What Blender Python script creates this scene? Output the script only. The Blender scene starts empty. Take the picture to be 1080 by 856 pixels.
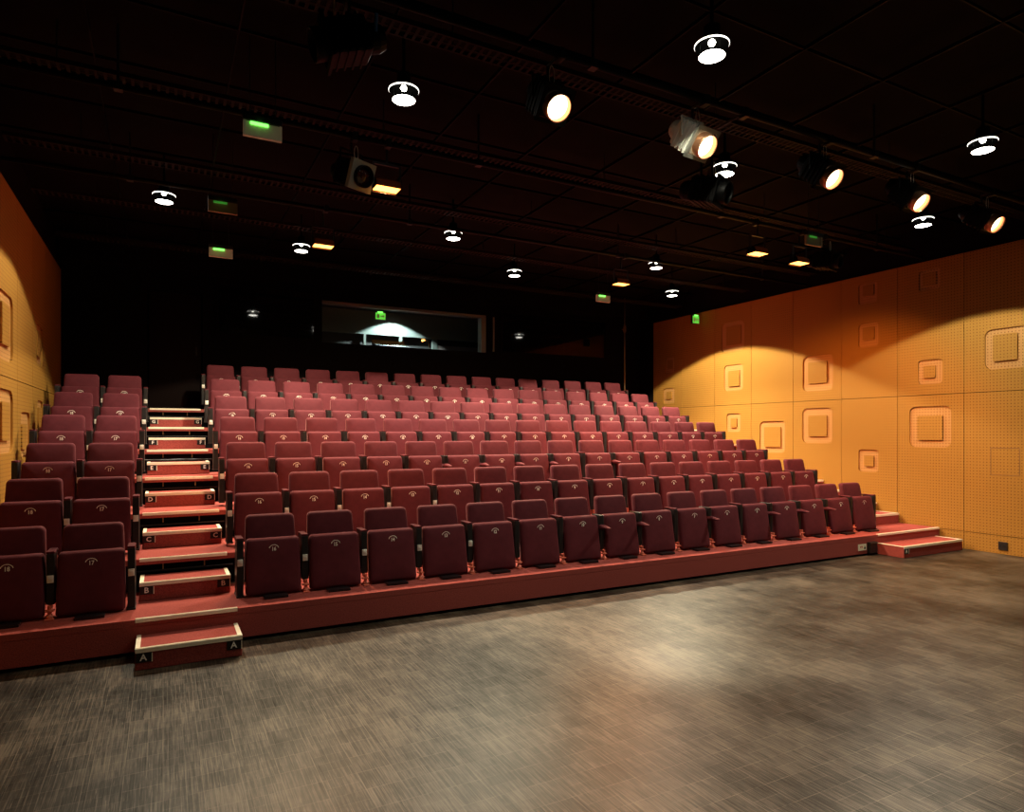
import bpy, bmesh, math, random
from mathutils import Vector, Matrix
random.seed(7)
PI = math.pi
scene = bpy.context.scene
COL = scene.collection

# ------------------------------------------------------------------ helpers
def link(o, parent=None):
    COL.objects.link(o)
    if parent is not None:
        o.parent = parent
    return o

def obj(name, bm, mat, parent=None, smooth=False, loc=None):
    me = bpy.data.meshes.new(name)
    bm.normal_update()
    if smooth:
        for f in bm.faces: f.smooth = True
    bm.to_mesh(me); bm.free()
    mats = mat if isinstance(mat, (list, tuple)) else [mat]
    for m in mats: me.materials.append(m)
    o = bpy.data.objects.new(name, me)
    link(o, parent)
    if loc: o.location = loc
    return o

def tag(o, label=None, cat=None, group=None, kind=None):
    if label: o['label'] = label
    if cat: o['category'] = cat
    if group: o['group'] = group
    if kind: o['kind'] = kind
    return o

def empty(name, label, cat, loc=(0, 0, 0), group=None):
    o = bpy.data.objects.new(name, None)
    o.empty_display_size = .1
    link(o); o.location = loc
    return tag(o, label, cat, group)

def box(bm, x0, x1, y0, y1, z0, z1, mi=0, bevel=0.0, seg=2):
    r = bmesh.ops.create_cube(bm, size=1.0)
    vs = r['verts']
    for v in vs:
        v.co.x = x0 + (v.co.x + .5) * (x1 - x0)
        v.co.y = y0 + (v.co.y + .5) * (y1 - y0)
        v.co.z = z0 + (v.co.z + .5) * (z1 - z0)
    fs = set(f for v in vs for f in v.link_faces)
    for f in fs: f.material_index = mi
    if bevel > 0:
        es = list(set(e for v in vs for e in v.link_edges))
        bmesh.ops.bevel(bm, geom=es, offset=bevel, segments=seg, profile=.6, affect='EDGES')
    return vs

def boxbm(*a, **k):
    bm = bmesh.new(); box(bm, *a, **k); return bm

def cyl(bm, p0, p1, r0, r1=None, seg=16, caps=True, mi=0):
    p0 = Vector(p0); p1 = Vector(p1); d = p1 - p0
    if r1 is None: r1 = r0
    q = d.to_track_quat('Z', 'Y').to_matrix().to_4x4()
    m = Matrix.Translation((p0 + p1) / 2) @ q
    r = bmesh.ops.create_cone(bm, cap_ends=caps, segments=seg, radius1=r0, radius2=r1, depth=d.length, matrix=m)
    for f in set(f for v in r['verts'] for f in v.link_faces): f.material_index = mi
    return r['verts']

def lathe(bm, prof, seg=32, mat4=None, mi=0):
    """prof: (r, z) list, revolved about z"""
    rings = []
    for r, z in prof:
        if r < 1e-6:
            rings.append([bm.verts.new((0, 0, z))])
        else:
            rings.append([bm.verts.new((r * math.cos(2 * PI * i / seg), r * math.sin(2 * PI * i / seg), z)) for i in range(seg)])
    fs = []
    for a, b in zip(rings, rings[1:]):
        for i in range(seg):
            j = (i + 1) % seg
            if len(a) == 1 and len(b) == 1: continue
            if len(a) == 1: fs.append(bm.faces.new((a[0], b[i], b[j])))
            elif len(b) == 1: fs.append(bm.faces.new((a[i], a[j], b[0])))
            else: fs.append(bm.faces.new((a[i], a[j], b[j], b[i])))
    for f in fs: f.material_index = mi
    vs = [v for r in rings for v in r]
    if mat4 is not None: bmesh.ops.transform(bm, matrix=mat4, verts=vs)
    return vs

def tube(bm, pts, r, seg=8):
    for a, b in zip(pts, pts[1:]): cyl(bm, a, b, r, seg=seg)

# ------------------------------------------------------------------ materials
def srgb(r, g, b):
    f = lambda c: (c / 255 / 12.92) if c / 255 <= .04045 else ((c / 255 + .055) / 1.055) ** 2.4
    return (f(r), f(g), f(b), 1)

def mat(name, col, rough=.5, metal=0.0, spec=.5, noise=0.0, nscale=30.0, bump=0.0, sheen=0.0, sheen_tint=None, emit=None, estr=0.0):
    m = bpy.data.materials.new(name); m.use_nodes = True
    nt = m.node_tree; b = nt.nodes['Principled BSDF']
    b.inputs['Base Color'].default_value = col
    b.inputs['Roughness'].default_value = rough
    b.inputs['Metallic'].default_value = metal
    b.inputs['Specular IOR Level'].default_value = spec
    if sheen:
        b.inputs['Sheen Weight'].default_value = sheen
        b.inputs['Sheen Roughness'].default_value = .35
        if sheen_tint: b.inputs['Sheen Tint'].default_value = sheen_tint
    if emit:
        b.inputs['Emission Color'].default_value = emit
        b.inputs['Emission Strength'].default_value = estr
    if noise or bump:
        tc = nt.nodes.new('ShaderNodeTexCoord')
        n = nt.nodes.new('ShaderNodeTexNoise'); n.inputs['Scale'].default_value = nscale
        n.inputs['Detail'].default_value = 4
        nt.links.new(tc.outputs['Object'], n.inputs['Vector'])
        if noise:
            mx = nt.nodes.new('ShaderNodeMix'); mx.data_type = 'RGBA'
            mx.inputs[6].default_value = tuple(c * (1 - noise) for c in col[:3]) + (1,)
            mx.inputs[7].default_value = tuple(min(1, c * (1 + noise)) for c in col[:3]) + (1,)
            nt.links.new(n.outputs['Fac'], mx.inputs[0])
            nt.links.new(mx.outputs[2], b.inputs['Base Color'])
        if bump:
            bp = nt.nodes.new('ShaderNodeBump'); bp.inputs['Strength'].default_value = bump
            bp.inputs['Distance'].default_value = .004
            nt.links.new(n.outputs['Fac'], bp.inputs['Height'])
            nt.links.new(bp.outputs['Normal'], b.inputs['Normal'])
    return m

M = {}
M['velvet'] = mat('burgundy_velour', (.094, .0165, .0230, 1), .8, spec=.12, noise=.25, nscale=14, sheen=.15, sheen_tint=(.95, .38, .36, 1))
M['carpet'] = mat('maroon_carpet', (.33, .074, .063, 1), .95, spec=.05, noise=.6, nscale=120, bump=.5)
M['black'] = mat('black_paint', (.012, .011, .012, 1), .45, spec=.4)
M['blacksat'] = mat('satin_black_panel', (.010, .008, .010, 1), .35, spec=.5)
M['blackmatte'] = mat('matt_black', (.006, .005, .006, 1), .9, spec=.05, noise=.3, nscale=6)
M['tilebl'] = mat('black_ceiling_board', (.003, .0022, .0022, 1), .8, spec=.08, noise=.4, nscale=3)
M['edge'] = mat('ceiling_bar_grey', (.002, .002, .002, 1), .4, spec=.06)
M['chrome'] = mat('bright_zinc', (.82, .82, .76, 1), .4, metal=.25)
M['nosing'] = mat('cream_nosing', (.90, .83, .66, 1), .45, noise=.08, nscale=40)
M['redpaint'] = mat('red_lacquered_steel', (.60, .14, .085, 1), .5)
M['badge'] = mat('ivory_print', (.95, .92, .82, 1), .5)
M['letter'] = mat('letter_white', (.97, .95, .88, 1), .6)
M['wood'] = None
M['pale'] = mat('pale_veneer', (.42, .205, .060, 1), .6, spec=.08, noise=.12, nscale=8)
M['housing'] = mat('lamp_housing_black', (.002, .002, .0022, 1), .5, spec=.15)
M['greyhous'] = mat('lamp_housing_grey', (.80, .82, .72, 1), .4)
M['frame_al'] = mat('filter_frame_metal', (.42, .44, .38, 1), .35, metal=.5)
M['reflector'] = mat('painted_rim_glow', (.9, .9, .85, 1), .5, emit=(1, .97, .86, 1), estr=2.2)  # glow put into the rim colour, standing for lamp light caught there
M['dish'] = mat('dish_interior_black', (.003, .003, .003, 1), 1.0, spec=0.0)
M['white_glow'] = mat('pendant_lens', (.9, .9, .9, 1), .4, emit=(1, .97, .86, 1), estr=9)
M['bulb_glow'] = mat('pendant_bulb', (.9, .9, .9, 1), .4, emit=(1, .97, .82, 1), estr=14)
M['warm_glow'] = mat('lantern_lens_lit', (.9, .8, .7, 1), .3, emit=(1, .70, .42, 1), estr=4)
M['rim_copper'] = mat('lens_rim', (.60, .30, .16, 1), .3, metal=.8)
M['orange_glow'] = mat('halogen_tube_glow', (.9, .5, .2, 1), .4, emit=(1, .33, .06, 1), estr=5)
M['orangehous'] = mat('floodlight_shell', (.05, .02, .01, 1), .5)
M['lens_dark'] = mat('lens_unlit', (.05, .012, .006, 1), .08, spec=.8)
M['blue'] = mat('blue_connector', (.03, .13, .42, 1), .5)
M['green_glow'] = mat('green_led', (.1, .6, .1, 1), .4, emit=(.16, 1, .10, 1), estr=2)
M['green_sign'] = mat('green_sign_face', (.05, .35, .06, 1), .4, emit=(.13, .75, .08, 1), estr=.12)
M['tan_dim'] = mat('tan_diffuser_unlit', (.30, .25, .15, 1), .5)
M['exit_face'] = mat('exit_sign_face', (.05, .35, .06, 1), .4, emit=(.15, .70, .06, 1), estr=.6)
M['tan_panel'] = mat('tan_diffuser', (.6, .5, .32, 1), .5, emit=(.6, .5, .30, 1), estr=.03)
M['boothwhite'] = mat('booth_pale_paint', (.14, .165, .155, 1), .7)
M['boothdark'] = mat('booth_dark_wall', (.03, .03, .032, 1), .7)
M['brass'] = mat('equipment_brass', (.20, .13, .05, 1), .5, metal=.3)
M['socket'] = mat('dark_socket', (.02, .012, .01, 1), .4)
M['sticker'] = mat('white_sticker', (.85, .82, .62, 1), .5)
M['red_ink'] = mat('red_ink', (.5, .05, .03, 1), .5)
M['ink'] = mat('dark_ink', (.05, .05, .04, 1), .5)
M['pole'] = mat('bronze_pole', (.35, .22, .10, 1), .4, metal=.5)

def glass_black():
    m = mat('black_glass', (.003, .003, .003, 1), .04, spec=1.0)
    return m
M['glass'] = glass_black()

def wood_mat(name='perforated_wood', ca=(.33, .158, .030, 1), cb=(.40, .200, .041, 1)):
    m = bpy.data.materials.new(name); m.use_nodes = True
    nt = m.node_tree; N = nt.nodes; L = nt.links; b = N['Principled BSDF']
    tc = N.new('ShaderNodeTexCoord')
    sep = N.new('ShaderNodeSeparateXYZ'); L.new(tc.outputs['Object'], sep.inputs[0])
    def cell(out):
        d = N.new('ShaderNodeMath'); d.operation = 'DIVIDE'; d.inputs[1].default_value = .042; L.new(out, d.inputs[0])
        f = N.new('ShaderNodeMath'); f.operation = 'FRACT'; L.new(d.outputs[0], f.inputs[0])
        s = N.new('ShaderNodeMath'); s.operation = 'SUBTRACT'; s.inputs[1].default_value = .5; L.new(f.outputs[0], s.inputs[0])
        p = N.new('ShaderNodeMath'); p.operation = 'POWER'; p.inputs[1].default_value = 2; 
        a = N.new('ShaderNodeMath'); a.operation = 'ABSOLUTE'; L.new(s.outputs[0], a.inputs[0]); L.new(a.outputs[0], p.inputs[0])
        return p.outputs[0]
    ad = N.new('ShaderNodeMath'); ad.operation = 'ADD'
    L.new(cell(sep.outputs['Y']), ad.inputs[0]); L.new(cell(sep.outputs['Z']), ad.inputs[1])
    lt = N.new('ShaderNodeMath'); lt.operation = 'LESS_THAN'; lt.inputs[1].default_value = .026; L.new(ad.outputs[0], lt.inputs[0])
    mp = N.new('ShaderNodeMapping'); mp.inputs['Scale'].default_value = (1, 14, 1.2); L.new(tc.outputs['Object'], mp.inputs[0])
    n = N.new('ShaderNodeTexNoise'); n.inputs['Scale'].default_value = 5; n.inputs['Detail'].default_value = 6; L.new(mp.outputs[0], n.inputs['Vector'])
    g = N.new('ShaderNodeMix'); g.data_type = 'RGBA'
    g.inputs[6].default_value = ca; g.inputs[7].default_value = cb
    L.new(n.outputs['Fac'], g.inputs[0])
    h = N.new('ShaderNodeMix'); h.data_type = 'RGBA'; h.inputs[7].default_value = (.12, .050, .014, 1)
    L.new(lt.outputs[0], h.inputs[0]); L.new(g.outputs[2], h.inputs[6])
    L.new(h.outputs[2], b.inputs['Base Color'])
    b.inputs['Roughness'].default_value = .6; b.inputs['Specular IOR Level'].default_value = .08
    return m
M['wood'] = wood_mat()
M['pale'] = wood_mat('pale_perforated_wood', (.45, .225, .075, 1), (.52, .265, .092, 1))

def floor_mat():
    m = bpy.data.materials.new('dark_finger_parquet'); m.use_nodes = True
    nt = m.node_tree; N = nt.nodes; L = nt.links; b = N['Principled BSDF']
    tc = N.new('ShaderNodeTexCoord')
    mp = N.new('ShaderNodeMapping'); mp.inputs['Rotation'].default_value = (0, 0, PI / 2); L.new(tc.outputs['Object'], mp.inputs[0])
    br = N.new('ShaderNodeTexBrick'); br.offset = 0.0; br.squash = 1.0
    br.inputs['Scale'].default_value = 1; br.inputs['Brick Width'].default_value = .165; br.inputs['Row Height'].default_value = .0235
    br.inputs['Mortar Size'].default_value = .0018; br.inputs['Mortar Smooth'].default_value = .3; br.inputs['Bias'].default_value = 0
    br.inputs['Color1'].default_value = (0, 0, 0, 1); br.inputs['Color2'].default_value = (1, 1, 1, 1); br.inputs['Mortar'].default_value = (1.6, 1.6, 1.6, 1)
    L.new(mp.outputs[0], br.inputs['Vector'])
    # block tone (each row of fingers, 5 fingers)
    bk = N.new('ShaderNodeTexBrick'); bk.offset = .5
    bk.inputs['Scale'].default_value = 1; bk.inputs['Brick Width'].default_value = .165; bk.inputs['Row Height'].default_value = .1645
    bk.inputs['Mortar Size'].default_value = .0022; bk.inputs['Mortar'].default_value = (2.1, 2.1, 2.1, 1); bk.inputs['Color1'].default_value = (0, 0, 0, 1); bk.inputs['Color2'].default_value = (1, 1, 1, 1)
    L.new(mp.outputs[0], bk.inputs['Vector'])
    def noise(scale, vec, det=5):
        mm = N.new('ShaderNodeMapping'); mm.inputs['Scale'].default_value = vec; L.new(tc.outputs['Object'], mm.inputs[0])
        n = N.new('ShaderNodeTexNoise'); n.inputs['Scale'].default_value = scale; n.inputs['Detail'].default_value = det; n.inputs['Roughness'].default_value = .62
        L.new(mm.outputs[0], n.inputs['Vector']); return n.outputs['Fac']
    streak = noise(3, (50, 1.8, 1)); wear = noise(.9, (1.3, 1, 1), 6); fine = noise(40, (3, .10, 1), 4)
    def math_(op, a, bb):
        n = N.new('ShaderNodeMath'); n.operation = op
        for i, v in enumerate((a, bb)):
            if isinstance(v, (int, float)): n.inputs[i].default_value = v
            else: L.new(v, n.inputs[i])
        return n.outputs[0]
    t = math_('MULTIPLY', br.outputs['Color'], .09)
    t = math_('ADD', t, math_('MULTIPLY', bk.outputs['Color'], .05))
    t = math_('ADD', t, math_('MULTIPLY', streak, .50))
    t = math_('ADD', t, math_("MULTIPLY", wear, .74))
    t = math_('ADD', t, math_('MULTIPLY', fine, .45))
    t = math_('ADD', t, math_('MULTIPLY', math_('SUBTRACT', noise(3.2, (1.6, 1, 1), 4), .5), .32))
    scr = N.new('ShaderNodeMapRange'); scr.inputs[1].default_value = .66; scr.inputs[2].default_value = .74; scr.inputs[3].default_value = 0; scr.inputs[4].default_value = .36
    L.new(noise(22, (8, .25, 1), 2), scr.inputs[0]); t = math_('ADD', t, scr.outputs[0])
    mr = N.new('ShaderNodeMapRange'); mr.inputs[1].default_value = .66; mr.inputs[2].default_value = 1.14; L.new(t, mr.inputs[0])
    cr = N.new('ShaderNodeValToRGB'); L.new(mr.outputs[0], cr.inputs[0])
    cr.color_ramp.elements[0].color = (.004, .003, .002, 1); cr.color_ramp.elements[1].color = (.125, .094, .062, 1)
    e = cr.color_ramp.elements.new(.5); e.color = (.025, .0185, .0125, 1)
    L.new(cr.outputs[0], b.inputs['Base Color'])
    rr = N.new('ShaderNodeMapRange'); rr.inputs[1].default_value = .0; rr.inputs[2].default_value = 1; rr.inputs[3].default_value = .40; rr.inputs[4].default_value = .47
    L.new(mr.outputs[0], rr.inputs[0]); L.new(rr.outputs[0], b.inputs['Roughness'])
    sl = N.new('ShaderNodeMapRange'); sl.inputs[3].default_value = .08; sl.inputs[4].default_value = .60; L.new(mr.outputs[0], sl.inputs[0]); L.new(sl.outputs[0], b.inputs['Specular IOR Level'])
    bp = N.new('ShaderNodeBump'); bp.inputs['Strength'].default_value = .25; bp.inputs['Distance'].default_value = .003
    L.new(t, bp.inputs['Height']); L.new(bp.outputs['Normal'], b.inputs['Normal'])
    return m
M['floor'] = floor_mat()

# ------------------------------------------------------------------ camera
cam = bpy.data.cameras.new('camera'); co = bpy.data.objects.new('camera', cam); link(co)
co.location = (0, 0, 1.625); co.rotation_euler = (PI / 2, 0, -.488)
cam.sensor_width = 36; cam.lens = 693.3 / 1080 * 36; cam.shift_y = 29.78 / 1080; cam.clip_end = 100; cam.clip_start = .05
scene.camera = co

# ------------------------------------------------------------------ room
XL, XR, YB, YF, ZC = -1.41, 10.03, 12.4, -3.2, 4.72
WT = .2
def structure(name, bm, m, parent=None):
    o = obj(name, bm, m, parent)
    if parent is None: o['kind'] = 'structure'
    return o
structure('floor', boxbm(XL - WT, XR + WT, YF - WT, YB + 3, -.15, 0), M['floor'])
ceil = structure('ceiling', boxbm(XL - WT, XR + WT, YF - WT, YB + WT, ZC, ZC + .15), M['tilebl'])
wl = structure('wall_left', boxbm(XL - WT, XL - .035, YF - WT, YB + WT, 0, ZC), M['blackmatte'])
wr = structure('wall_right', boxbm(XR + .035, XR + WT, YF - WT, YB + WT, 0, ZC), M['blackmatte'])
structure('wall_front', boxbm(XL, XR, YF - WT, YF, 0, ZC), M['blackmatte'])
# back wall with the control-booth opening (x 2.6..5.95, z 3.33..4.1) and a doorway at the head of the aisle
BX0, BX1, BZ0, BZ1 = 2.6, 5.95, 3.33, 4.1
bm = bmesh.new()
DX0, DX1, DZ = -.23, .60, 4.02
box(bm, XL, DX0, YB, YB + WT, 0, ZC)
box(bm, DX0, DX1, YB, YB + WT, DZ, ZC); box(bm, DX0, DX1, YB, YB + WT, 0, 2.0)
box(bm, DX1, BX0, YB, YB + WT, 0, ZC); box(bm, BX1, XR, YB, YB + WT, 0, ZC)
box(bm, BX0, BX1, YB, YB + WT, 0, BZ0); box(bm, BX0, BX1, YB, YB + WT, BZ1, ZC)
structure('wall_back', bm, M['blackmatte'])
# dark glazing either side of the booth
for i, (x0, x1) in enumerate(((.85, 2.45), (6.35, 9.0))):
    w = structure('window_%d' % (i + 2), boxbm(x0, x1, YB - .012, YB - .002, 3.38, 4.2), M['glass'])
    fr = bmesh.new()
    for a in ((x0 - .05, x1 + .05, 3.33, 3.38), (x0 - .05, x1 + .05, 4.2, 4.25), (x0 - .05, x0, 3.38, 4.2), (x1, x1 + .05, 3.38, 4.2)):
        box(fr, a[0], a[1], YB - .03, YB - .002, a[2], a[3])
    obj('window_frame', fr, M['blackmatte'], w)
d1 = structure('door_1', boxbm(DX0 + .02, DX1 - .02, YB + .10, YB + .15, 2.0, DZ - .01), mat('dark_red_door', (.006, .002, .002, 1), .7, spec=.1))
hb = bmesh.new(); cyl(hb, (.5, YB + .09, 2.98), (.5, YB + .09, 3.12), .012); cyl(hb, (.5, YB + .10, 3.0), (.5, YB + .085, 3.0), .008); cyl(hb, (.5, YB + .10, 3.1), (.5, YB + .085, 3.1), .008)
obj('door_handle', hb, M['blacksat'], d1)

# ---- wall panels: perforated veneer with recessed rounded squares
def rounded(y0, y1, z0, z1, r, n=6):
    pts = []
    for cy_, cz, a0 in ((y1 - r, z1 - r, 0), (y0 + r, z1 - r, 90), (y0 + r, z0 + r, 180), (y1 - r, z0 + r, 270)):
        for i in range(n + 1):
            a = math.radians(a0 + 90 * i / n); pts.append((cy_ + r * math.cos(a), cz + r * math.sin(a)))
    return pts

def panel_bm(y0, y1, z0, z1, holes, X, sgn, th=.033):
    """vertical sheet in the yz plane with holes; its face is at X and its back towards sgn"""
    bm = bmesh.new()
    loops = [[(y0, z0), (y1, z0), (y1, z1), (y0, z1)]] + holes
    es = []
    for lp in loops:
        vs = [bm.verts.new((X, p[0], p[1])) for p in lp]
        for a, b in zip(vs, vs[1:] + vs[:1]): es.append(bm.edges.new((a, b)))
    bmesh.ops.triangle_fill(bm, use_beauty=True, use_dissolve=False, edges=es)
    # drop faces that fill the holes
    def inside(pt, poly):
        c = False; n = len(poly)
        for i in range(n):
            (ya, za), (yb, zb) = poly[i], poly[(i + 1) % n]
            if (za > pt[1]) != (zb > pt[1]) and pt[0] < (yb - ya) * (pt[1] - za) / (zb - za) + ya: c = not c
        return c
    kill = [f for f in bm.faces if any(inside((f.calc_center_median().y, f.calc_center_median().z), h) for h in holes)]
    if kill: bmesh.ops.delete(bm, geom=kill, context='FACES_ONLY')
    ex = bmesh.ops.extrude_face_region(bm, geom=list(bm.faces))
    for v in [g for g in ex['geom'] if isinstance(g, bmesh.types.BMVert)]: v.co.x += sgn * th
    bmesh.ops.recalc_face_normals(bm, faces=bm.faces)
    return bm

def prism_yz(pts, xa, xb):
    bm = bmesh.new()
    vs = [bm.verts.new((xa, p[0], p[1])) for p in pts]
    f = bm.faces.new(vs)
    ex = bmesh.ops.extrude_face_region(bm, geom=[f])
    for v in [g for g in ex['geom'] if isinstance(g, bmesh.types.BMVert)]: v.co.x = xb
    bmesh.ops.recalc_face_normals(bm, faces=bm.faces)
    return bm

SQ_R = [  # outer (y0,y1,z0,z1), inner
    ((4.36, 4.96, 2.51, 3.06), (4.57, 4.86, 2.62, 2.98)), ((5.52, 5.87, 2.37, 2.73), (5.62, 5.79, 2.46, 2.64)),
    ((7.29, 7.89, 2.38, 2.99), (7.41, 7.78, 2.51, 2.88)), ((6.49, 6.83, 3.03, 3.41), (6.56, 6.75, 3.14, 3.35)),
    ((6.51, 6.83, 3.73, 4.06), (6.57, 6.75, 3.85, 4.03)), ((5.55, 5.86, 3.76, 4.07), (5.61, 5.80, 3.83, 4.02)),
    ((9.22, 9.81, 3.28, 3.86), (9.30, 9.68, 3.40, 3.78)), ((9.25, 9.74, 2.49, 3.01), (9.34, 9.63, 2.58, 2.89)),
    ((9.31, 9.67, 1.67, 2.04), (9.41, 9.56, 1.76, 1.94)), ((8.26, 8.84, 1.28, 1.87), (8.36, 8.73, 1.39, 1.76)),
    ((7.30, 7.90, 1.47, 2.08), (7.41, 7.77, 1.59, 1.95)), ((6.49, 6.83, 1.02, 1.38), (6.57, 6.73, 1.11, 1.28)),
    ((5.40, 6.00, 1.43, 2.04), (5.52, 5.88, 1.54, 1.90)), ((11.20, 11.57, 2.31, 2.66), (11.30, 11.47, 2.41, 2.58)),
    ((11.20, 11.50, 3.0, 3.34), (11.27, 11.43, 3.09, 3.28)),
]
SQ_L = [
    ((7.95, 8.66, 2.37, 3.06), (8.12, 8.50, 2.53, 2.95)), ((7.95, 8.66, 1.43, 2.08), (8.12, 8.50, 1.56, 1.95)),
    ((9.10, 9.67, 1.36, 1.88), (9.18, 9.47, 1.45, 1.74)), ((10.14, 10.62, 2.52, 3.03), (10.22, 10.48, 2.62, 2.95)),
    ((10.20, 10.62, 1.64, 2.06), (10.28, 10.54, 1.72, 1.97)),
]
def wall_panels(wall, X, sgn, joints, squares, flush=None):
    gap = .004
    for y0, y1 in zip(joints, joints[1:]):
        for z0, z1 in ((0, .25), (.25, 2.21), (2.21, 4.2)):
            inn = [s for s in squares if y0 <= (s[0][0] + s[0][1]) / 2 < y1 and z0 <= (s[0][2] + s[0][3]) / 2 < z1]
            holes = []
            for o_, i_ in inn:
                r = .16 * (o_[1] - o_[0])
                holes.append(rounded(*o_, r))
            p = obj('acoustic_panel', panel_bm(y0 + gap, y1 - gap, z0 + gap, z1 - gap, holes, X, sgn), M['wood'], wall)
            for o_, i_ in inn:
                r = .16 * (o_[1] - o_[0])
                rb = obj('recess_back', prism_yz(rounded(*o_, r), X + sgn * .022, X + sgn * .0345), M['pale'], p)
                rb['label'] = 'smooth pale recess around the raised square'
                obj('raised_square', prism_yz(rounded(*i_, .018, 3), X - sgn * .002, X + sgn * .022), M['wood'], p)
        # plain frieze of black above 4.2 is the wall itself
JR = [5.227 + .955 * k for k in range(-5, 8)]; JR[-1] = min(JR[-1], YB - .01)
JL = [8.9 + .955 * k for k in range(-8, 4)] + [YB - .01]
wall_panels(wr, XR, 1, [j for j in JR if j < YB] , SQ_R)
wall_panels(wl, XL, -1, [j for j in JL if j <= YB], SQ_L)
# flush access hatch outline low on the right wall
h = bmesh.new()
for a in ((4.54, 4.89, 1.435, 1.442), (4.54, 4.89, 1.068, 1.075), (4.54, 4.547, 1.075, 1.435), (4.883, 4.89, 1.075, 1.435)):
    box(h, XR - .003, XR + .004, a[0], a[1], a[2], a[3])
obj('hatch_outline', h, mat('hatch_line', (.22, .10, .03, 1), .5), wr)
# wall socket
t = empty('wall_socket', 'small dark power socket low on the perforated wood wall right of the steps', 'socket', (XR, 4.735, .06))
obj('plate', boxbm(-.014, -.0005, -.055, .055, 0, .11, bevel=.003), M['socket'], t)
s = bmesh.new()
for dy in (-.024, .024): cyl(s, (-.0145, dy, .055), (-.018, dy, .055), .018, seg=16)
obj('outlet', s, M['blacksat'], t)

# ---- ceiling grid of thin bars and boards
g = bmesh.new()
for k in range(-5, 8):
    x = 3.42 + .975 * k
    if XL < x < XR: box(g, x - .006, x + .006, YF, YB - .3, 4.60, 4.63)
obj('ceiling_runner', g, M['edge'], ceil)
g = bmesh.new()
for k in range(-7, 10):
    y = 3.44 + .9 * k
    if YF < y < YB - .3: box(g, XL, XR, y - .006, y + .006, 4.605, 4.63)
obj('ceiling_cross_bar', g, M['edge'], ceil)
bmg = bmesh.new(); box(bmg, XL, XR, YB - .3, YB - .002, 4.33, ZC)
obj('bulkhead', bmg, M['blackmatte'], ceil)

# ------------------------------------------------------------------ seating tiers
Y0, DEP, RISE, Z0 = 5.56, .955, .294, .25
ORD = ['front', 'second', 'third', 'fourth', 'fifth', 'sixth', 'rear']
AX0, AX1 = -.18, .515          # left aisle
tz = lambda k: Z0 + RISE * k if k else .262
ty = lambda k: Y0 + DEP * k
for k in range(7):
    lab = {0: 'lowest red carpeted seating tier with full carpeted front facing the parquet floor',
           6: 'highest red carpeted seating tier, against the black back wall'}.get(k, 'red carpeted seating tier carrying the %s row of seats' % ORD[k])
    t = empty('seating_tier', lab, 'seating tier', ((XL + XR) / 2, ty(k), 0 if k == 0 else tz(k - 1)), 'stepped seating tiers')
    ox, oy, oz = t.location
    yend = ty(k) + DEP + (.0 if k < 6 else .145)
    bm = bmesh.new(); box(bm, XL + .004 - ox, XR - .004 - ox, 0, yend - oy - .002, tz(k) - .05 - oz, tz(k) - oz, bevel=.003)
    obj('deck', bm, M['carpet'], t)
    if k == 0:
        obj('front_panel', boxbm(XL + .004 - ox, XR - .004 - ox, .0005, .03, .028, tz(0) - .051), M['carpet'], t)
        obj('plinth', boxbm(XL + .004 - ox, XR - .004 - ox, .05, .08, .0, tz(0) - .051), M['blackmatte'], t)
    else:
        obj('riser_panel', boxbm(XL + .004 - ox, XR - .004 - ox, .06, .09, .001, tz(k) - .051 - oz), M['blackmatte'], t)
        b2 = bmesh.new(); cyl(b2, (AX0 - .02 - ox, .03, .17), (AX1 + .05 - ox, .03, .17), .009)
        obj('guide_bar', b2, M['blacksat'], t)
        b2 = bmesh.new()
        for xx in (.0, .33): box(b2, xx - .005 - ox, xx + .005 - ox, .012, .045, tz(k) - oz - .10, tz(k) - oz - .051)
        obj('bracket', b2, M['brass'], t)
    ns = bmesh.new()
    box(ns, AX0 - ox, AX1 - ox, -.004, .028, tz(k) - oz, tz(k) - oz + .004); box(ns, AX0 - ox, AX1 - ox, -.006, -.001, tz(k) - oz - .022, tz(k) - oz + .004)
    for q in range(3): box(ns, AX0 - ox, AX1 - ox, .003 + .008 * q, .007 + .008 * q, tz(k) - oz + .004, tz(k) - oz + .006)
    obj('nosing', ns, M['nosing'], t)
    ns = bmesh.new()
    x0r = 8.58 if k == 0 else 9.12
    box(ns, x0r - ox, XR - .01 - ox, -.004, .028, tz(k) - oz, tz(k) - oz + .004); box(ns, x0r - ox, XR - .01 - ox, -.006, -.001, tz(k) - oz - .022, tz(k) - oz + .004)
    obj('nosing', ns, M['nosing'], t)

# text meshes -------------------------------------------------------
def text_mesh(s, size, ext=.001):
    cu = bpy.data.curves.new('txt', 'FONT'); cu.body = s; cu.size = size; cu.extrude = ext; cu.align_x = 'CENTER'; cu.align_y = 'CENTER'
    cu.resolution_u = 2; cu.offset = size * .018
    o = bpy.data.objects.new('txt', cu); COL.objects.link(o)
    dg = bpy.context.evaluated_depsgraph_get(); dg.update()
    me = bpy.data.meshes.new_from_object(o.evaluated_get(dg))
    bpy.data.objects.remove(o); bpy.data.curves.remove(cu)
    me.transform(Matrix.Rotation(PI / 2, 4, 'X'))       # stands in xz, faces -y
    return me

def mesh_obj(name, me, m, parent, loc):
    me.materials.clear(); me.materials.append(m)
    o = bpy.data.objects.new(name, me); link(o, parent); o.location = loc; return o

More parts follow.
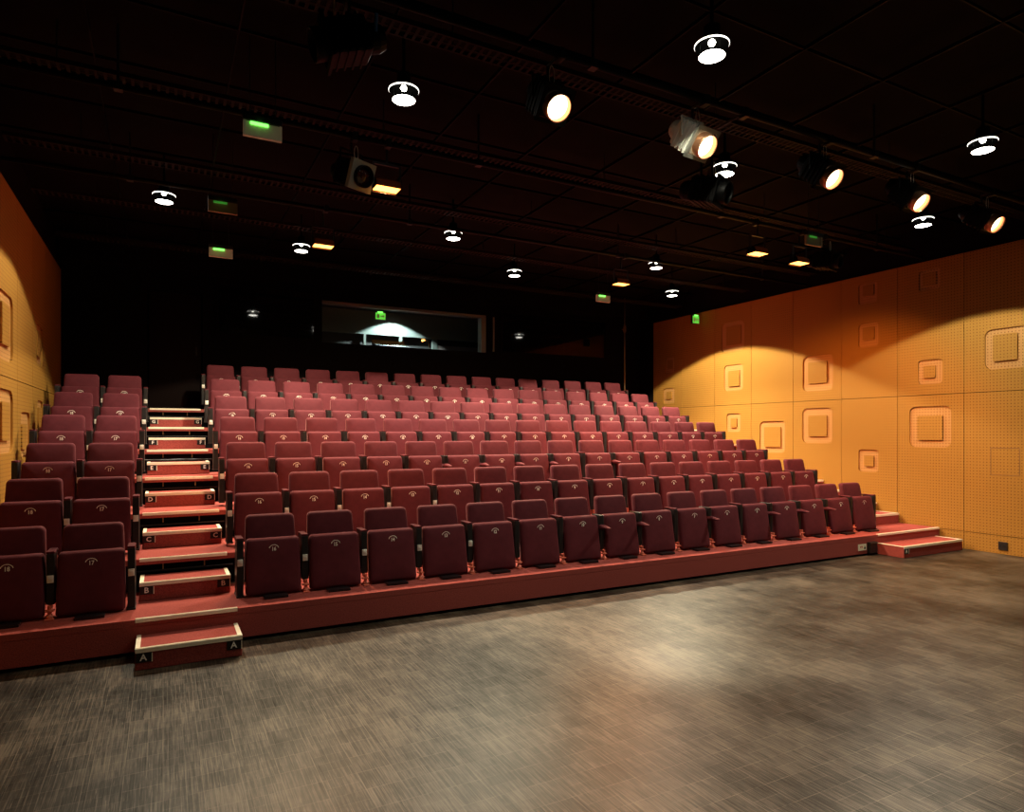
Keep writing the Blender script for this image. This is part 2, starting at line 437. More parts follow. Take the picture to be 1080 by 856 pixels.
# aisle step boxes ---------------------------------------------------
def step_box(x0, x1, yb, z, dep, hgt, letter, label, strips, plates, group):
    """a carpeted box standing at height z, its back at yb"""
    xc = (x0 + x1) / 2; w = (x1 - x0) / 2; yf = yb - dep
    t = empty('aisle_step', label, 'step', (xc, yb, z), group)
    obj('carpet_box', boxbm(-w, w, -dep, -.004, .001, hgt, bevel=.006), M['carpet'], t)
    nb = bmesh.new()
    box(nb, -w - .002, w + .002, -dep - .004, -dep + .030, hgt, hgt + .004)
    box(nb, -w - .002, w + .002, -dep - .006, -dep - .0005, hgt - .024, hgt + .004)
    for q in range(3): box(nb, -w, w, -dep + .003 + .009 * q, -dep + .007 + .009 * q, hgt + .004, hgt + .006)
    obj('nosing', nb, M['nosing'], t)
    for sd in strips:
        xa = -w - .002 if sd < 0 else w - .028
        obj('edge_strip', boxbm(xa, xa + .03, -dep + .030, -.01, hgt, hgt + .004), M['nosing'], t)
    for px in plates:
        p = obj('letter_plate', boxbm(px - .05, px + .05, -dep - .004, -dep - .0005, hgt - .092, hgt - .026), M['black'], t)
        me = text_mesh(letter, .062)
        mesh_obj('letter', me, M['letter'], p, (px - .004, -dep - .005, hgt - .060))
        obj('plate_edge', boxbm(px + .046, px + .052, -dep - .006, -dep - .004, hgt - .092, hgt - .03), M['nosing'], p)
for k in range(7):
    L_ = 'ABCDEFG'[k]
    zb = 0 if k == 0 else tz(k - 1)
    step_box(-.168, .512, ty(k) + (0 if k else 0), zb, .37, .147, L_, 'red carpeted half step lettered %s in the left aisle, cream nosing along its edge' % L_,
             (-1, 1), (-.34 + .052, .34 - .052), 'lettered steps of the left aisle')
names = ['wide lowest red carpeted step standing on the parquet beside the right wall',
         'red carpeted half step by the right wall, on the lowest tier beside the front row',
         'red carpeted half step by the right wall, on the second tier beside the second row']
for k in range(3):
    zb = 0 if k == 0 else tz(k - 1)
    x0, x1 = (8.56, 9.92) if k == 0 else (9.16, 10.0)
    step_box(x0, x1, ty(k), zb, .37, .147, 'ABC'[k], names[k], (-1, 1), (-(x1 - x0) / 2 + .052,) , 'steps along the right wall')

# sign and socket box at the right end of the lowest tier front
t = empty('notice_label', 'small cream label with red and grey marks on the maroon tier front', 'label', (8.24, Y0 - .001, .075))
obj('label_card', boxbm(-.085, .085, -.006, -.0005, 0, .085), M['sticker'], t)
mk = bmesh.new()
for a in ((-.045, -.03, .035, .06), (-.03, -.0, .052, .06), (-.01, 0, .035, .052)): box(mk, a[0], a[1], -.008, -.006, a[2], a[3])
obj('red_mark', mk, M['red_ink'], t)
mk = bmesh.new(); cyl(mk, (.05, -.008, .03), (.05, -.006, .03), .018, seg=12); box(mk, .035, .065, -.008, -.006, .052, .056)
obj('grey_mark', mk, M['ink'], t)
t = empty('connector_box', 'black connector box on the maroon tier front beside the cream label', 'box', (8.42, Y0 - .001, .01))
obj('case', boxbm(-.075, .075, -.05, -.0005, .02, .15, bevel=.006), M['black'], t)
obj('lid', boxbm(-.08, .08, -.055, -.0005, .15, .168, bevel=.004), M['blacksat'], t)

# ------------------------------------------------------------------ seats
def outline(wt, wb, z0, z1, rt, rb, n=5):
    """rounded trapezoid in xz, counter-clockwise seen from -y"""
    pts = []
    H = z1 - z0
    hw = lambda z: wb / 2 + (wt - wb) / 2 * (z - z0) / H
    for cz, r, a0, sx in ((z0 + rb, rb, 180, -1), (z0 + rb, rb, 270, 1), (z1 - rt, rt, 0, 1), (z1 - rt, rt, 90, -1)):
        for i in range(n + 1):
            a = math.radians(a0 + 90 * i / n)
            zz = cz + r * math.sin(a)
            pts.append((sx * (hw(zz) - r) + r * math.cos(a), zz))
    return pts

def pad(wt, wb, z0, z1, rt, rb, th, bulge, yfun, r=.022):
    """upholstered pad; yfun(z) is the y of its front face, th its thickness"""
    bm = bmesh.new()
    pts = outline(wt, wb, z0, z1, rt, rb)
    cz = (z0 + z1) / 2
    def ring(inset, y):
        vs = []
        for x, z in pts:
            kx = 1 - inset / (max(wt, wb) / 2); kz = 1 - inset / ((z1 - z0) / 2)
            xx = x * kx; zz = cz + (z - cz) * kz
            vs.append(bm.verts.new((xx, yfun(zz) + y, zz)))
        return vs
    rings = [ring(r * .8, th), ring(.0, th - .012), ring(0, r)]
    for a in (30, 60): 
        q = math.radians(a); rings.append(ring(r * (1 - math.cos(q)), r * (1 - math.sin(q))))
    rings.append(ring(r, 0)); rings.append(ring(r + .05, -bulge * .6)); rings.append(ring(r + .11, -bulge))
    for a, b in zip(rings, rings[1:]):
        n = len(a)
        for i in range(n):
            j = (i + 1) % n; bm.faces.new((a[i], b[i], b[j], a[j]))
    bm.faces.new(rings[-1][::-1]); bm.faces.new(rings[0])
    bmesh.ops.recalc_face_normals(bm, faces=bm.faces)
    return bm

HB = .396   # badge height above the tier in the front row
cush_y = lambda z: -.066 + .078 * (z / .48)
back_y = lambda z: .075 + .115 * (z - .1) / .57
seat_me, back_me, side_me, clip_me, rest_me, down_me, clamp_me = [None] * 7
def tmp(name, bm, m, smooth=True):
    o = obj(name, bm, m, None, smooth); me = o.data; bpy.data.objects.remove(o); return me
seat_me = tmp('seat_cushion', pad(.432, .448, .012, .476, .030, .024, .088, .010, cush_y, .030), M['velvet'])
back_me = tmp('backrest', pad(.402, .446, .10, .660, .038, .02, .075, .012, back_y, .026), M['velvet'])
bm = bmesh.new()
box(bm, -.026, .026, .0, .17, .10, .475, bevel=.006)
for zz, rr in ((.44, .006), (.33, .004), (.19, .004)): cyl(bm, (0, .001, zz), (0, -.004, zz), rr, seg=8)
cyl(bm, (-.032, .03, .12), (.032, .03, .12), .014, seg=12)
side_me = tmp('side_panel', bm, M['black'], False)
bm = bmesh.new(); box(bm, -.026, .026, .0, .17, .014, .475, bevel=.006); box(bm, -.03, .03, -.02, .19, .001, .014, bevel=.003)
for zz, rr in ((.44, .006), (.33, .004), (.19, .004)): cyl(bm, (0, .001, zz), (0, -.004, zz), rr, seg=8)
end_me = tmp('side_panel', bm, M['black'], False)
bm = bmesh.new(); box(bm, -.021, .021, -.012, .004, .262, .318, bevel=.004); box(bm, -.012, .012, -.018, -.010, .285, .305, bevel=.003)
clip_me = tmp('hinge_clip', bm, M['chrome'], False)
bm = bmesh.new(); box(bm, -.027, .027, .004, .19, .475, .494, bevel=.007, seg=3)
rest_me = tmp('armrest', bm, M['velvet'], False)
# lowered armrest: a tapering padded arm
bm = bmesh.new()
prof = [(.17, .375), (.10, .385), (-.02, .372), (-.13, .352), (-.145, .345), (-.12, .336), (-.02, .322), (.08, .310), (.17, .305)]
for sx in (-1,):
    a = [bm.verts.new((-.029, y, z)) for y, z in prof]; b_ = [bm.verts.new((.029, y, z)) for y, z in prof]
    bm.faces.new(a); bm.faces.new(b_[::-1])
    for i in range(len(a)):
        j = (i + 1) % len(a); bm.faces.new((a[j], a[i], b_[i], b_[j]))
bmesh.ops.recalc_face_normals(bm, faces=bm.faces)
bmesh.ops.bevel(bm, geom=list(bm.edges), offset=.006, segments=2, affect='EDGES')
down_me = tmp('armrest', bm, M['velvet'], True)
bm = bmesh.new(); box(bm, -.095, .095, -.175, -.085, .001, .022, bevel=.004); box(bm, -.085, .085, -.09, -.02, .004, .011)
clamp_me = tmp('floor_clamp', bm, M['blacksat'], False)
def foot_me(dz):
    bm = bmesh.new()
    lathe(bm, [(.0, .0108), (.027, .0108), (.026, .022), (.020, .030), (.014, .042), (.014, .052), (.026, .058), (.026, .068), (.014, .074), (.014, .10 + dz), (0, .10 + dz)], 16)
    box(bm, -.028, .028, -.05, .03, .001, .010, bevel=.002); box(bm, -.028, .028, -.02, .03, .058, .068)
    box(bm, -.012, .012, .0, .065, .075, .098 + max(dz, 0))
    return tmp('pedestal', bm, M['redpaint'], False)
num_me = {}
def number(n):
    if n not in num_me:
        me = text_mesh(str(n), .046)
        me.transform(Matrix.Scale(.82, 4, (1, 0, 0)) @ Matrix.Translation((0, 0, -.008)))
        bm = bmesh.new(); bm.from_mesh(me)
        # arch above the number
        K = 14; ang = [math.radians(8 + 164 * i / K) for i in range(K + 1)]
        ro = [(.040 * math.cos(a), .034 * math.sin(a) - .004) for a in ang]
        ri = [(.0355 * math.cos(a), .0295 * math.sin(a) - .004) for a in ang]
        o_ = [bm.verts.new((x, -.001, z)) for x, z in ro]; i_ = [bm.verts.new((x, -.001, z)) for x, z in ri]
        for a in range(K): bm.faces.new((o_[a], o_[a + 1], i_[a + 1], i_[a]))
        bm.to_mesh(me); bm.free(); me.materials.clear(); me.materials.append(M['badge'])
        num_me[n] = me
    return num_me[n]

def child(name, me, parent, loc):
    o = bpy.data.objects.new(name, me); link(o, parent); o.location = loc; return o

SX = {1: 8.783, 2: 8.265, 3: 7.724, 4: 7.179, 5: 6.640, 6: 6.118, 7: 5.583, 8: 5.047, 9: 4.515, 10: 3.990, 11: 3.461, 12: 2.934,
      13: 2.406, 14: 1.879, 15: 1.353, 16: .833, 17: -.480, 18: -.996}
SY = [5.906, 6.859, 7.819, 8.764, 9.705, 10.655, 11.605]
SZ = [.658, .970, 1.272, 1.581, 1.891, 2.196, 2.495]
DOWN = {0: (9, 8, 6, 4, 3, 2), 2: (11, 10, 9, 8, 6)}
ROW = ['front row', 'second row', 'third row', 'fourth row', 'fifth row', 'sixth row', 'back row']
for k in range(7):
    zt = tz(k); dz = SZ[k] - HB - zt
    fm = foot_me(dz)
    for n in range(1, 19):
        if k == 6 and n > 16: continue
        x = SX[n]
        if n == 16: lab = 'burgundy tip-up theatre seat numbered 16 in the %s, first right of the lettered aisle' % ROW[k]
        elif n == 17: lab = 'burgundy tip-up theatre seat numbered 17 in the %s, left of the lettered aisle' % ROW[k]
        elif n == 18: lab = 'burgundy tip-up theatre seat numbered 18 in the %s, beside the left wall' % ROW[k]
        elif n == 1: lab = 'burgundy tip-up theatre seat numbered 1, right-hand end of the %s' % ROW[k]
        else:
            lab = 'burgundy tip-up theatre seat numbered %d in the %s, between seats %d and %d' % (n, ROW[k], n + 1, n - 1)
        root = empty('theatre_seat', lab, 'theatre seat', (x, SY[k], zt), 'burgundy tip-up theatre seats')
        D = (0, 0, dz)
        tilt = random.uniform(-.006, .006)
        child('backrest', back_me, root, D)
        c = child('seat_cushion', seat_me, root, (0, tilt, dz))
        child('number_badge', number(n), c, (0, cush_y(HB) - .0125, HB))
        left = -.265 if n in (16, 18) else -(SX[n] - (SX[n + 1] if n + 1 in SX else SX[n] - .53)) / 2
        if n == 17: left = -(SX[17] - SX[18]) / 2
        sides = [left]
        if n in (1, 17): sides.append(.262)
        for i, sx in enumerate(sides):
            ends = (n == 16 and i == 0) or (n in (1, 17) and i == 1)
            p = child('side_panel', end_me if ends else side_me, root, (sx, 0, dz if not ends else max(dz, 0)))
            if n >= 12: child('hinge_clip', clip_me, p, (0, 0, 0))
            if i == 0 and n in DOWN.get(k, ()):
                child('armrest', down_me, root, (sx, 0, dz))
            else:
                child('armrest', rest_me, root, (sx, 0, dz))
            if not ends: child('pedestal', fm, root, (sx, -.035, 0))
        child('floor_clamp', clamp_me, root, (0, 0, 0))

# ------------------------------------------------------------------ lights and fixtures
def spot(name, parent, loc, direction, power, colr, angle, blend, radius=.05):
    l = bpy.data.lights.new(name, 'SPOT'); l.energy = power; l.color = colr; l.spot_size = math.radians(angle); l.spot_blend = blend; l.shadow_soft_size = radius
    o = bpy.data.objects.new(name, l); link(o, parent); o.location = loc
    o.rotation_euler = Vector(direction).to_track_quat('-Z', 'Y').to_euler()
    return o

# lighting bars (pipes along x)
for yb, lab in ((3.86, 'black steel lighting bar nearest the stage, carrying the lit round spotlights'),
                (5.78, 'black steel lighting bar above the front row of seats'),
                (7.79, 'black steel lighting bar above the third row of seats')):
    t = empty('lighting_bar', lab, 'lighting bar', (4.3, yb, 4.25), 'lighting bars')
    b2 = bmesh.new(); cyl(b2, (XL + .05 - 4.3, 0, 0), (XR - .05 - 4.3, 0, 0), .024, seg=16)
    obj('pipe', b2, M['housing'], t, True)
    for xx in (-4.6, -1.6, 1.6, 4.6):
        b2 = bmesh.new(); cyl(b2, (xx, 0, .02), (xx, 0, ZC - 4.25), .010, seg=8); box(b2, xx - .03, xx + .03, -.03, .03, -.03, .03)
        obj('hanger', b2, M['black'], t)

# perforated cable trays hung under the ceiling
for yb, lab in ((4.28, 'perforated cable tray under the dark ceiling, nearest the stage'), (5.92, 'perforated cable tray under the dark ceiling, behind the bar over the front row'),
                (7.56, 'perforated cable tray under the dark ceiling, over the third row'), (9.05, 'perforated cable tray under the dark ceiling, over the fifth row'),
                (10.90, 'perforated cable tray under the dark ceiling, in front of the booth window')):
    t = empty('cable_tray', lab, 'cable tray', (4.3, yb, 4.36), 'ceiling cable trays')
    b2 = bmesh.new(); W_ = 5.6
    for yy in (-.075, .0, .075): box(b2, -W_, W_, yy - .006, yy + .006, 0, .006)
    for yy in (-.085, .081): box(b2, -W_, W_, yy, yy + .004, 0, .035)
    n_ = int(2 * W_ / .06)
    for i in range(n_):
        xx = -W_ + .06 * i; box(b2, xx, xx + .022, -.081, .081, .0005, .0045)
    obj('tray', b2, mat('tray_metal', (.012, .008, .005, 1), .6, spec=.1), t)
    for xx in (-5, -2.5, 0, 2.5, 5):
        b2 = bmesh.new(); cyl(b2, (xx, 0, .004), (xx, 0, ZC - 4.36), .005, seg=6); obj('hanger', b2, M['black'], t)

# pendants
PEND = [(3.305, 3.32), (6.58, 3.27), (1.64, 4.87), (4.92, 4.77), (8.29, 4.79), (.01, 8.25), (3.38, 8.02), (6.76, 7.96), (1.72, 9.57), (5.05, 9.43), (8.37, 9.41)]
PLAB = ['round white pendant lamp hanging high over the parquet, nearest and brightest', 'round white pendant lamp at the upper right, over the floor by the right wall',
        'round white pendant lamp over the front rows, above the left seats', 'round white pendant lamp just below the bright grey spotlight',
        'round white pendant lamp near the right wall, just below the metal rimmed spotlight', 'round white pendant lamp at the far left, near the left wall',
        'round white pendant lamp in mid ceiling, left of the booth exit sign line', 'round white pendant lamp to the upper right of the rear orange floodlight',
        'small round white pendant lamp beside the orange floodlight at the left', 'small round white pendant lamp above the booth window',
        'small round white pendant lamp nearest the green exit sign beside the right wall']
PLAB[6] = 'round white pendant lamp hanging in mid ceiling above the booth window'
PLAB[9] = 'small round white pendant lamp just right of the booth window, above the fifth row'
PPOW = [95, 70, 44, 46, 300, 230, 460, 460, 560, 640, 840]
def pendant_mesh():
    d = bmesh.new()
    lathe(d, [(.088, 0), (.090, .006), (.086, .014), (0, .014)], 32, mi=1); lathe(d, [(0, -.006), (.05, -.005), (.088, 0)], 32)
    dish = bmesh.new()
    lathe(dish, [(.114, .068), (.117, .072), (.116, .079)], 48)
    lathe(dish, [(.114, .068), (.1135, .079)], 48, mi=1)
    lathe(dish, [(.113, .079), (.085, .105), (.055, .125), (0, .128)], 40, mi=1)
    lathe(dish, [(.116, .079), (.088, .109), (.057, .130), (0, .132)], 40, mi=1)
    b_ = bmesh.new(); lathe(b_, [(0, .070), (.018, .076), (.026, .092), (.018, .108), (0, .115)], 20)
    st = bmesh.new(); lathe(st, [(.055, .128), (.055, .20), (.02, .215), (.012, .24), (.012, ZC - 4.2), (0, ZC - 4.2)], 20)
    for i in range(3):
        a = 2 * PI * i / 3 + .5; cyl(st, (.08 * math.cos(a), .08 * math.sin(a), .012), (.08 * math.cos(a), .08 * math.sin(a), .10), .003, seg=6)
    return tmp('lens', d, [M['white_glow'], M['dish']]), tmp('reflector', dish, [M['reflector'], M['dish']]), tmp('bulb', b_, M['bulb_glow']), tmp('stem', st, M['housing'])
pl = pendant_mesh()
for i, (x, y) in enumerate(PEND):
    t = empty('pendant_lamp', PLAB[i], 'pendant lamp', (x, y, 4.2), 'round pendant lamps')
    for nm, me in zip(('lens', 'reflector', 'bulb', 'stem'), pl): child(nm, me, t, (0, 0, 0))
    spot('pendant_light', t, (0, 0, -.03), (0, 0, -1), PPOW[i] * (.80 if i == 4 else .66 if i in (5, 10) else .45), (1, .94, .72) if i < 8 else (1, .90, .60), 128 if i else 150, .07, .05)
    spot('pendant_light', t, (0, 0, -.03), (0, 0, -1), PPOW[i] * (.2 if i == 4 else .75), (1, .94, .72) if i < 8 else (1, .90, .60), 106, 1.0, .05)

# theatre lanterns
def lantern(loc, direction, lit, label, grey=False, power=480, frame_front=False, bar=None):
    d = Vector(direction).normalized()
    t = empty('spotlight', label, 'spotlight', loc, 'theatre spotlights')
    q = d.to_track_quat('Z', 'X').to_matrix().to_4x4()       # local +z = beam, lens at origin
    hm = M['greyhous'] if grey else M['housing']
    b2 = bmesh.new()
    vs = box(b2, -.105, .105, -.105, .105, -.30, -.055, bevel=.03, seg=3)
    for zz in (-.25, -.20, -.15, -.10): box(b2, -.112, .112, -.112, .112, zz, zz + .012)
    lathe(b2, [(.0, -.40), (.07, -.40), (.085, -.36), (.085, -.30)], 20)
    bmesh.ops.transform(b2, matrix=q, verts=b2.verts)
    obj('body', b2, hm, t)
    b2 = bmesh.new()
    W = .125
    for a in ((-W, W, W - .028, W), (-W, W, -W, -W + .028), (-W, -W + .028, -W, W), (W - .028, W, -W, W)): box(b2, a[0], a[1], a[2], a[3], -.055, -.035)
    if frame_front:
        bb = bmesh.new()
        sq = [(-W, -W), (W, -W), (W, W), (-W, W)]
        es = []
        vs = [bb.verts.new((x, y, -.01)) for x, y in sq]; es += [bb.edges.new((vs[i], vs[(i + 1) % 4])) for i in range(4)]
        cs = [bb.verts.new((.086 * math.cos(2 * PI * i / 32), .086 * math.sin(2 * PI * i / 32), -.01)) for i in range(32)]; es += [bb.edges.new((cs[i], cs[(i + 1) % 32])) for i in range(32)]
        bmesh.ops.triangle_fill(bb, use_beauty=True, edges=es)
        kl = [f for f in bb.faces if f.calc_center_median().xy.length < .078]
        if kl: bmesh.ops.delete(bb, geom=kl, context='FACES_ONLY')
        ex = bmesh.ops.extrude_face_region(bb, geom=list(bb.faces))
        for v in [g_ for g_ in ex['geom'] if isinstance(g_, bmesh.types.BMVert)]: v.co.z -= .045
        bmesh.ops.recalc_face_normals(bb, faces=bb.faces)
        bmesh.ops.transform(bb, matrix=q, verts=bb.verts)
        obj('filter_frame', bb, M['frame_al'], t); b2.free()
    else:
        bmesh.ops.transform(b2, matrix=q, verts=b2.verts)
        obj('filter_frame', b2, M['frame_al'] if grey else M['housing'], t)
    b2 = bmesh.new()
    lathe(b2, [(.092, -.05), (.095, .028), (.090, .034), (.086, .026), (.084, -.05)], 36)
    bmesh.ops.transform(b2, matrix=q, verts=b2.verts)
    obj('lens_rim', b2, M['rim_copper'] if lit else M['housing'], t, True)
    b2 = bmesh.new(); lathe(b2, [(.0845, -.020), (.06, -.008), (.03, -.002), (0, 0)], 32)
    bmesh.ops.transform(b2, matrix=q, verts=b2.verts)
    obj('lens', b2, M['warm_glow'] if lit else M['lens_dark'], t, True)
    # yoke, clamp, cable, connector
    cen = d * -.17
    side = d.cross(Vector((0, 0, 1))).normalized()
    bz = 4.25 - loc[2]
    top = Vector((0, 0, 0)) + cen; top.z = bz - .09
    y_ = bmesh.new()
    tube(y_, [cen + side * .125, top + side * .125, top - side * .125, cen - side * .125], .009)
    obj('yoke', y_, hm if grey else M['housing'], t)
    y_ = bmesh.new()
    by = (bar - loc[1]) if bar else top.y
    cyl(y_, top, (top.x, top.y, bz + .0), .012); tube(y_, [(top.x, top.y, bz), (top.x, by, bz)], .012); box(y_, top.x - .025, top.x + .025, by - .038, by + .038, bz - .04, bz + .035, bevel=.006)
    obj('clamp', y_, M['black'], t)
    y_ = bmesh.new()
    p0 = d * -.10 + Vector((0, 0, .12)); pts = []
    for i in range(13):
        a = 2 * PI * i / 12; pts.append(p0 + side * (.022 * math.sin(a)) + Vector((0, 0, .07 - .07 * math.cos(a))))
    tube(y_, pts, .0028, 6)
    obj('safety_cable', y_, M['frame_al'] if grey else M['greyhous'], t)
    y_ = bmesh.new(); e0 = d * -.34 - side * .08
    cyl(y_, e0, e0 + Vector((0, .02, .09)) - side * .05, .012)
    obj('connector', y_, M['blue'], t)
    if lit: spot('beam', t, tuple(d * .02), d, power, (1, .80, .56), 62, .6, .08)
    return t
A = (.0, -.76, -.65)
lantern((2.425, 3.892, 3.9), A, True, 'lit round spotlight, leftmost of the lit ones, between the two large pendants', bar=3.86)
lantern((3.784, 3.87, 3.9), (.08, -.763, -.641), True, 'lit spotlight with a bright grey body and square filter frame under the nearest pendant', grey=True, bar=3.86)
lantern((5.259, 3.828, 3.9), A, True, 'lit round spotlight with black body, right of the grey spotlight', bar=3.86)
lantern((6.551, 3.818, 3.9), (-.036, -.742, -.669), True, 'lit spotlight with metal rim above a pendant near the right wall', bar=3.86)
lantern((7.955, 3.829, 3.9), (-.015, -.813, -.582), True, 'lit black spotlight at the far right with blue connector', bar=3.86)
lantern((1.56, 5.742, 3.9), (.386, -.852, -.353), False, 'unlit spotlight with square silvery filter frame beside an orange floodlight', grey=False, frame_front=True, bar=5.78)
lantern((.797, 3.924, 3.9), (-.945, .083, -.317), False, 'unlit dark spotlight at the top left, turned sideways', bar=3.86)
lantern((4.266, 4.128, 3.7), (.392, -.881, -.266), False, 'unlit black spotlight hanging low below the bright grey spotlight', bar=3.86)
lantern((7.828, 5.615, 3.9), (.286, -.941, -.184), False, 'unlit dark spotlight beside the floodlight near the right wall', bar=5.78)

# halogen floodlights
def flood(loc, aim, label, power, bar, ang=140, tint=(1, .34, .07)):
    t = empty('floodlight', label, 'floodlight', loc, 'orange halogen floodlights')
    b2 = bmesh.new()
    # trough-shaped shell, open below
    prof = [(-.075, 0), (-.06, .055), (-.03, .085), (.03, .085), (.06, .055), (.075, 0)]
    rows_ = []
    for xx in (-.115, .115): rows_.append([b2.verts.new((xx, y, z)) for y, z in prof])
    for i in range(len(prof) - 1): b2.faces.new((rows_[0][i], rows_[0][i + 1], rows_[1][i + 1], rows_[1][i]))
    for r_ in rows_: b2.faces.new(r_)
    bmesh.ops.solidify(b2, geom=list(b2.faces), thickness=.006)
    obj('shell', b2, M['orangehous'], t)
    obj('glass', boxbm(-.108, .108, -.066, .066, .002, .010), M['orange_glow'], t)
    b2 = bmesh.new()
    for xx in (-.125, .125): box(b2, xx - .006, xx + .006, -.012, .012, .03, .22)
    box(b2, -.131, .131, -.012, .012, .215, .232)
    obj('bracket', b2, M['black'], t)
    b2 = bmesh.new(); bz = 4.25 - loc[2]; by = bar - loc[1]
    cyl(b2, (0, 0, .23), (0, 0, bz), .011); tube(b2, [(0, 0, bz), (0, by, bz)], .011); box(b2, -.025, .025, by - .038, by + .038, bz - .04, bz + .035, bevel=.006)
    obj('clamp', b2, M['black'], t)
    b2 = bmesh.new(); box(b2, -.112, .112, .072, .078, -.012, .03); obj('barn_door', b2, M['orangehous'], t)
    spot('halogen_light', t, (0, 0, -.02), aim, power, tint, ang, .7, .08)
flood((1.799, 5.82, 3.85), (.1, 1, -.9), 'glowing orange floodlight beside the square framed spotlight', 300, 5.78, 90, (1, .50, .22))
flood((1.679, 7.939, 3.85), (0, -.35, -1), 'glowing orange floodlight at the left, above the aisle side of the third row', 180, 7.79)
flood((6.016, 7.875, 3.85), (0, -.35, -1), 'glowing orange floodlight right of the booth, above the third row', 380, 7.79)
flood((6.493, 5.756, 3.85), (-.25, 1, -.9), 'glowing orange floodlight right of centre, above the front row', 320, 5.78, 90, (1, .50, .22))
flood((7.335, 5.821, 3.85), (1, .45, -1.25), 'floodlight with short white glow beside the dark spotlight, near the right wall', 340, 5.78, 95)

# hanging emergency lights
def emergency(loc, label, on=True, w=.28):
    t = empty('emergency_light', label, 'emergency light', loc, 'hanging green emergency lights')
    obj('housing', boxbm(-w / 2, w / 2, -.03, .03, .03, .075, bevel=.006), M['black'], t)
    tan = M['tan_panel'] if on else M['tan_dim']
    fr = bmesh.new()
    for a in ((-w / 2, w / 2, -.085, -.070), (-w / 2, -w / 2 + .018, -.07, .03), (w / 2 - .018, w / 2, -.07, .03)): box(fr, a[0], a[1], -.016, .016, a[2], a[3])
    obj('frame', fr, tan, t)
    obj('diffuser', boxbm(-w / 2 + .018, w / 2 - .018, -.008, .008, -.07, .0295), tan, t)
    b2 = bmesh.new(); box(b2, -.09, .04, -.020, -.012, .004, .026)
    obj('green_lamp', b2, M['green_glow'] if on else M['green_sign'], t)
    b2 = bmesh.new()
    for xx in (-w / 3, w / 3): cyl(b2, (xx, 0, .07), (xx, 0, ZC - loc[2]), .004, seg=6)
    obj('suspension_rod', b2, M['black'], t)
    l = bpy.data.lights.new('green_spill', 'POINT'); l.energy = .014 if on else .006; l.color = (.2, 1, .15); l.shadow_soft_size = .03
    o = bpy.data.objects.new('green_spill', l); link(o, t); o.location = (-.02, -.05, .03)
emergency((.676, 5.363, 3.98), 'hanging emergency light with tan panel and green lamp at the upper left')
emergency((.657, 9.222, 3.98), 'hanging emergency light with star bright green lamp at the left, farther back')
emergency((.547, 7.42, 4.0), 'dim green emergency light at the left between the other two', False)
emergency((6.926, 5.295, 3.98), 'hanging emergency light with green lamps above the white-glowing floodlight', False)
emergency((6.677, 9.243, 3.98), 'hanging emergency light with green lamp beside the rear orange floodlight')
def exit_sign(loc, label, w, h, rot=0):
    t = empty('exit_sign', label, 'exit sign', loc, 'green exit signs'); t.rotation_euler = (0, 0, rot)
    obj('case', boxbm(-w / 2 - .008, w / 2 + .008, 0, .05, -.008, h + .03, bevel=.004), M['black'], t)
    f = obj('sign_face', boxbm(-w / 2, w / 2, -.006, -.0005, 0, h), M['exit_face'], t)
    mk = bmesh.new(); box(mk, -w * .38, -w * .12, -.008, -.006, h * .2, h * .8); box(mk, .0, w * .30, -.008, -.006, h * .42, h * .58); 
    vs = [mk.verts.new(p) for p in ((w * .28, -.008, h * .28), (w * .42, -.008, h * .5), (w * .28, -.008, h * .72))]; mk.faces.new(vs)
    obj('pictogram', mk, M['tan_panel'], f)
    obj('lamp', boxbm(-w * .3, w * .2, -.03, -.008, h, h + .02), M['green_glow'], t)
    obj('suspension_rod', (lambda b_: (cyl(b_, (0, .025, h + .03), (0, .025, .12 + h), .005, seg=6), b_)[1])(bmesh.new()), M['black'], t)
exit_sign((3.857, 12.9, 3.93), 'green exit sign glowing inside the control booth window', .20, .13)
exit_sign((9.86, 10.36, 3.95), 'green exit sign high beside the right wall', .17, .15)

# stand pole on the top tier
t = empty('stand_pole', 'thin bronze vertical pole on the top tier by the right end of the back row', 'pole', (9.27, 12.0, tz(6)))
b2 = bmesh.new(); cyl(b2, (0, 0, .001), (0, 0, ZC - tz(6)), .014, seg=12); obj('tube', b2, M['pole'], t, True)
b2 = bmesh.new(); cyl(b2, (0, 0, 1.93), (0, 0, 2.07), .032, seg=12); cyl(b2, (-.07, 0, 1.99), (0, 0, 1.99), .010, seg=8); obj('collar', b2, M['pole'], t)
b2 = bmesh.new(); lathe(b2, [(0, 0.001), (.09, .001), (.085, .012), (.02, .02), (0, .02)], 20); obj('base', b2, M['black'], t)

# ------------------------------------------------------------------ control booth
BB = 14.25
bm = bmesh.new()
box(bm, BX0 - .3, BX1 + .9, BB + .12, BB + .2, 2.0, 4.35); box(bm, BX0 - .4, BX0 - .3, YB + WT, BB + .2, 2.0, 4.35); box(bm, BX1 + .9, BX1 + 1.0, YB + WT, BB + .2, 2.0, 4.35)
box(bm, BX0 - .4, BX1 + 1.0, YB + WT, BB + .2, 2.0, 2.1); box(bm, BX0 - .4, BX1 + 1.0, YB + WT, BB + .2, 4.35, 4.45)
structure('wall_booth', bm, M['boothdark'])
tr = bmesh.new()
box(tr, BX0, BX1, YB - .03, YB + .14, BZ1 - .05, BZ1); box(tr, BX1 - .10, BX1, YB - .03, YB + .16, BZ0, BZ1 - .05)
box(tr, BX1 + .17, BX1 + .20, YB - .03, YB - .002, BZ0 + .03, BZ1 - .02)
tb = structure('trim_1', tr, mat('booth_reveal_grey', (.20, .19, .19, 1), .6))
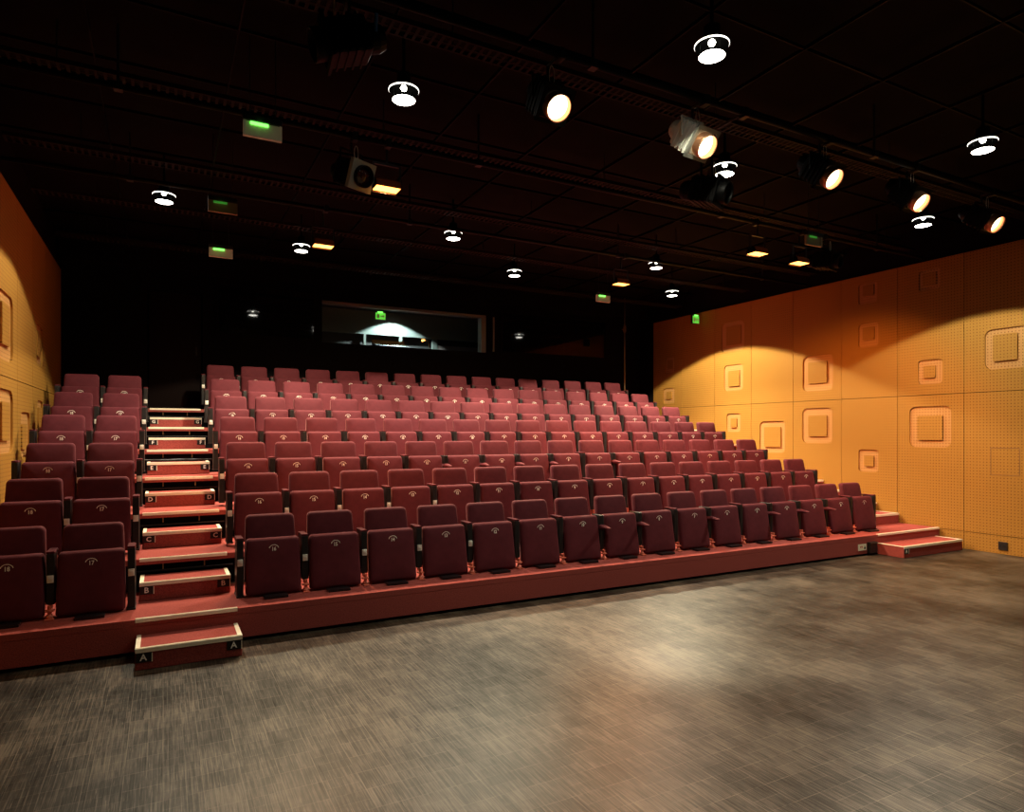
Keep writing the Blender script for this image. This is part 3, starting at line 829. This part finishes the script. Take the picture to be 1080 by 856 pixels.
# booth rear partition: pale header above dark openings with pale mullions
t = empty('booth_partition', 'pale partition with dark openings at the back of the control booth', 'partition', (4.7, BB, 2.1))
obj('header', boxbm(-1.75, 2.05, -.02, .05, 1.72, 2.24), M['boothwhite'], t)
for xx, w_ in ((-.80, .025), (.02, .03), (.84, .06)):
    obj('mullion', boxbm(xx - w_, xx + w_, -.03, .05, .0, 1.72), M['boothwhite'], t)
obj('sill_panel', boxbm(.9, 2.05, -.02, .05, .0, 1.58), mat('booth_grey_board', (.25, .2, .2, 1), .7), t)
spot('booth_light', None, (4.52, BB - .42, 4.31), (0, 0, -1), 170, (.78, 1, .93), 126, .12, .04)
t = empty('booth_downlight', 'small recessed lamp in the booth ceiling over the pale partition', 'lamp', (4.52, BB - .42, 4.32))
b2 = bmesh.new(); lathe(b2, [(.05, .0), (.05, .029), (.0, .029)], 20); obj('trim_ring', b2, M['housing'], t)
b2 = bmesh.new(); lathe(b2, [(0, .012), (.04, .012)], 20); obj('lens', b2, M['white_glow'], t)
# desk with mixing equipment
t = empty('booth_desk', 'dark desk behind the booth window sill', 'desk', (4.3, 13.15, 2.1))
obj('desk_top', boxbm(-1.5, 1.5, -.35, .35, 1.16, 1.20), M['blackmatte'], t)
for xx in (-1.45, 1.45): obj('leg', boxbm(xx - .03, xx + .03, -.33, .33, .001, 1.16), M['blackmatte'], t)
t = empty('mixing_console', 'brassy mixing console on the booth desk behind the window', 'mixing console', (4.12, 13.05, 3.30))
b2 = bmesh.new(); vs = box(b2, -.34, .34, -.2, .2, .001, .10)
for v in vs:
    if v.co.y > .0 and v.co.z > .05: v.co.z += .10
obj('case', b2, M['black'], t)
b2 = bmesh.new()
for i in range(9):
    for j in range(3):
        xx = -.28 + .07 * i; yy = -.13 + .12 * j; zz = .10 + (yy + .2) / .4 * .10
        cyl(b2, (xx, yy, zz - .01), (xx, yy, zz + .035), .014, seg=8)
obj('knob', b2, M['brass'], t)
obj('meter_bridge', boxbm(-.34, .34, .17, .23, .19, .26), M['brass'], t)
t = empty('desk_lamp', 'small desk lamp with orange tip in the booth window', 'lamp', (4.95, 13.05, 3.30))
b2 = bmesh.new(); lathe(b2, [(0, .001), (.05, .001), (.05, .02), (0, .022)], 16); tube(b2, [(0, 0, .02), (.0, 0, .22), (-.03, 0, .29), (-.10, 0, .30)], .008); obj('arm', b2, M['brass'], t)
b2 = bmesh.new(); cyl(b2, (-.10, 0, .30), (-.16, 0, .285), .016, .022); obj('head', b2, M['orange_glow'], t)

# ------------------------------------------------------------------ world and view
w = bpy.data.worlds.new('world'); scene.world = w; w.use_nodes = True
bg = w.node_tree.nodes['Background']; bg.inputs[0].default_value = (.9, .85, .8, 1); bg.inputs[1].default_value = 0.0
vs_ = scene.view_settings
scene.display_settings.display_device = 'sRGB'
vs_.view_transform = 'Standard'; vs_.look = 'None'; vs_.exposure = 0.55; vs_.gamma = 1; vs_.use_curve_mapping = False
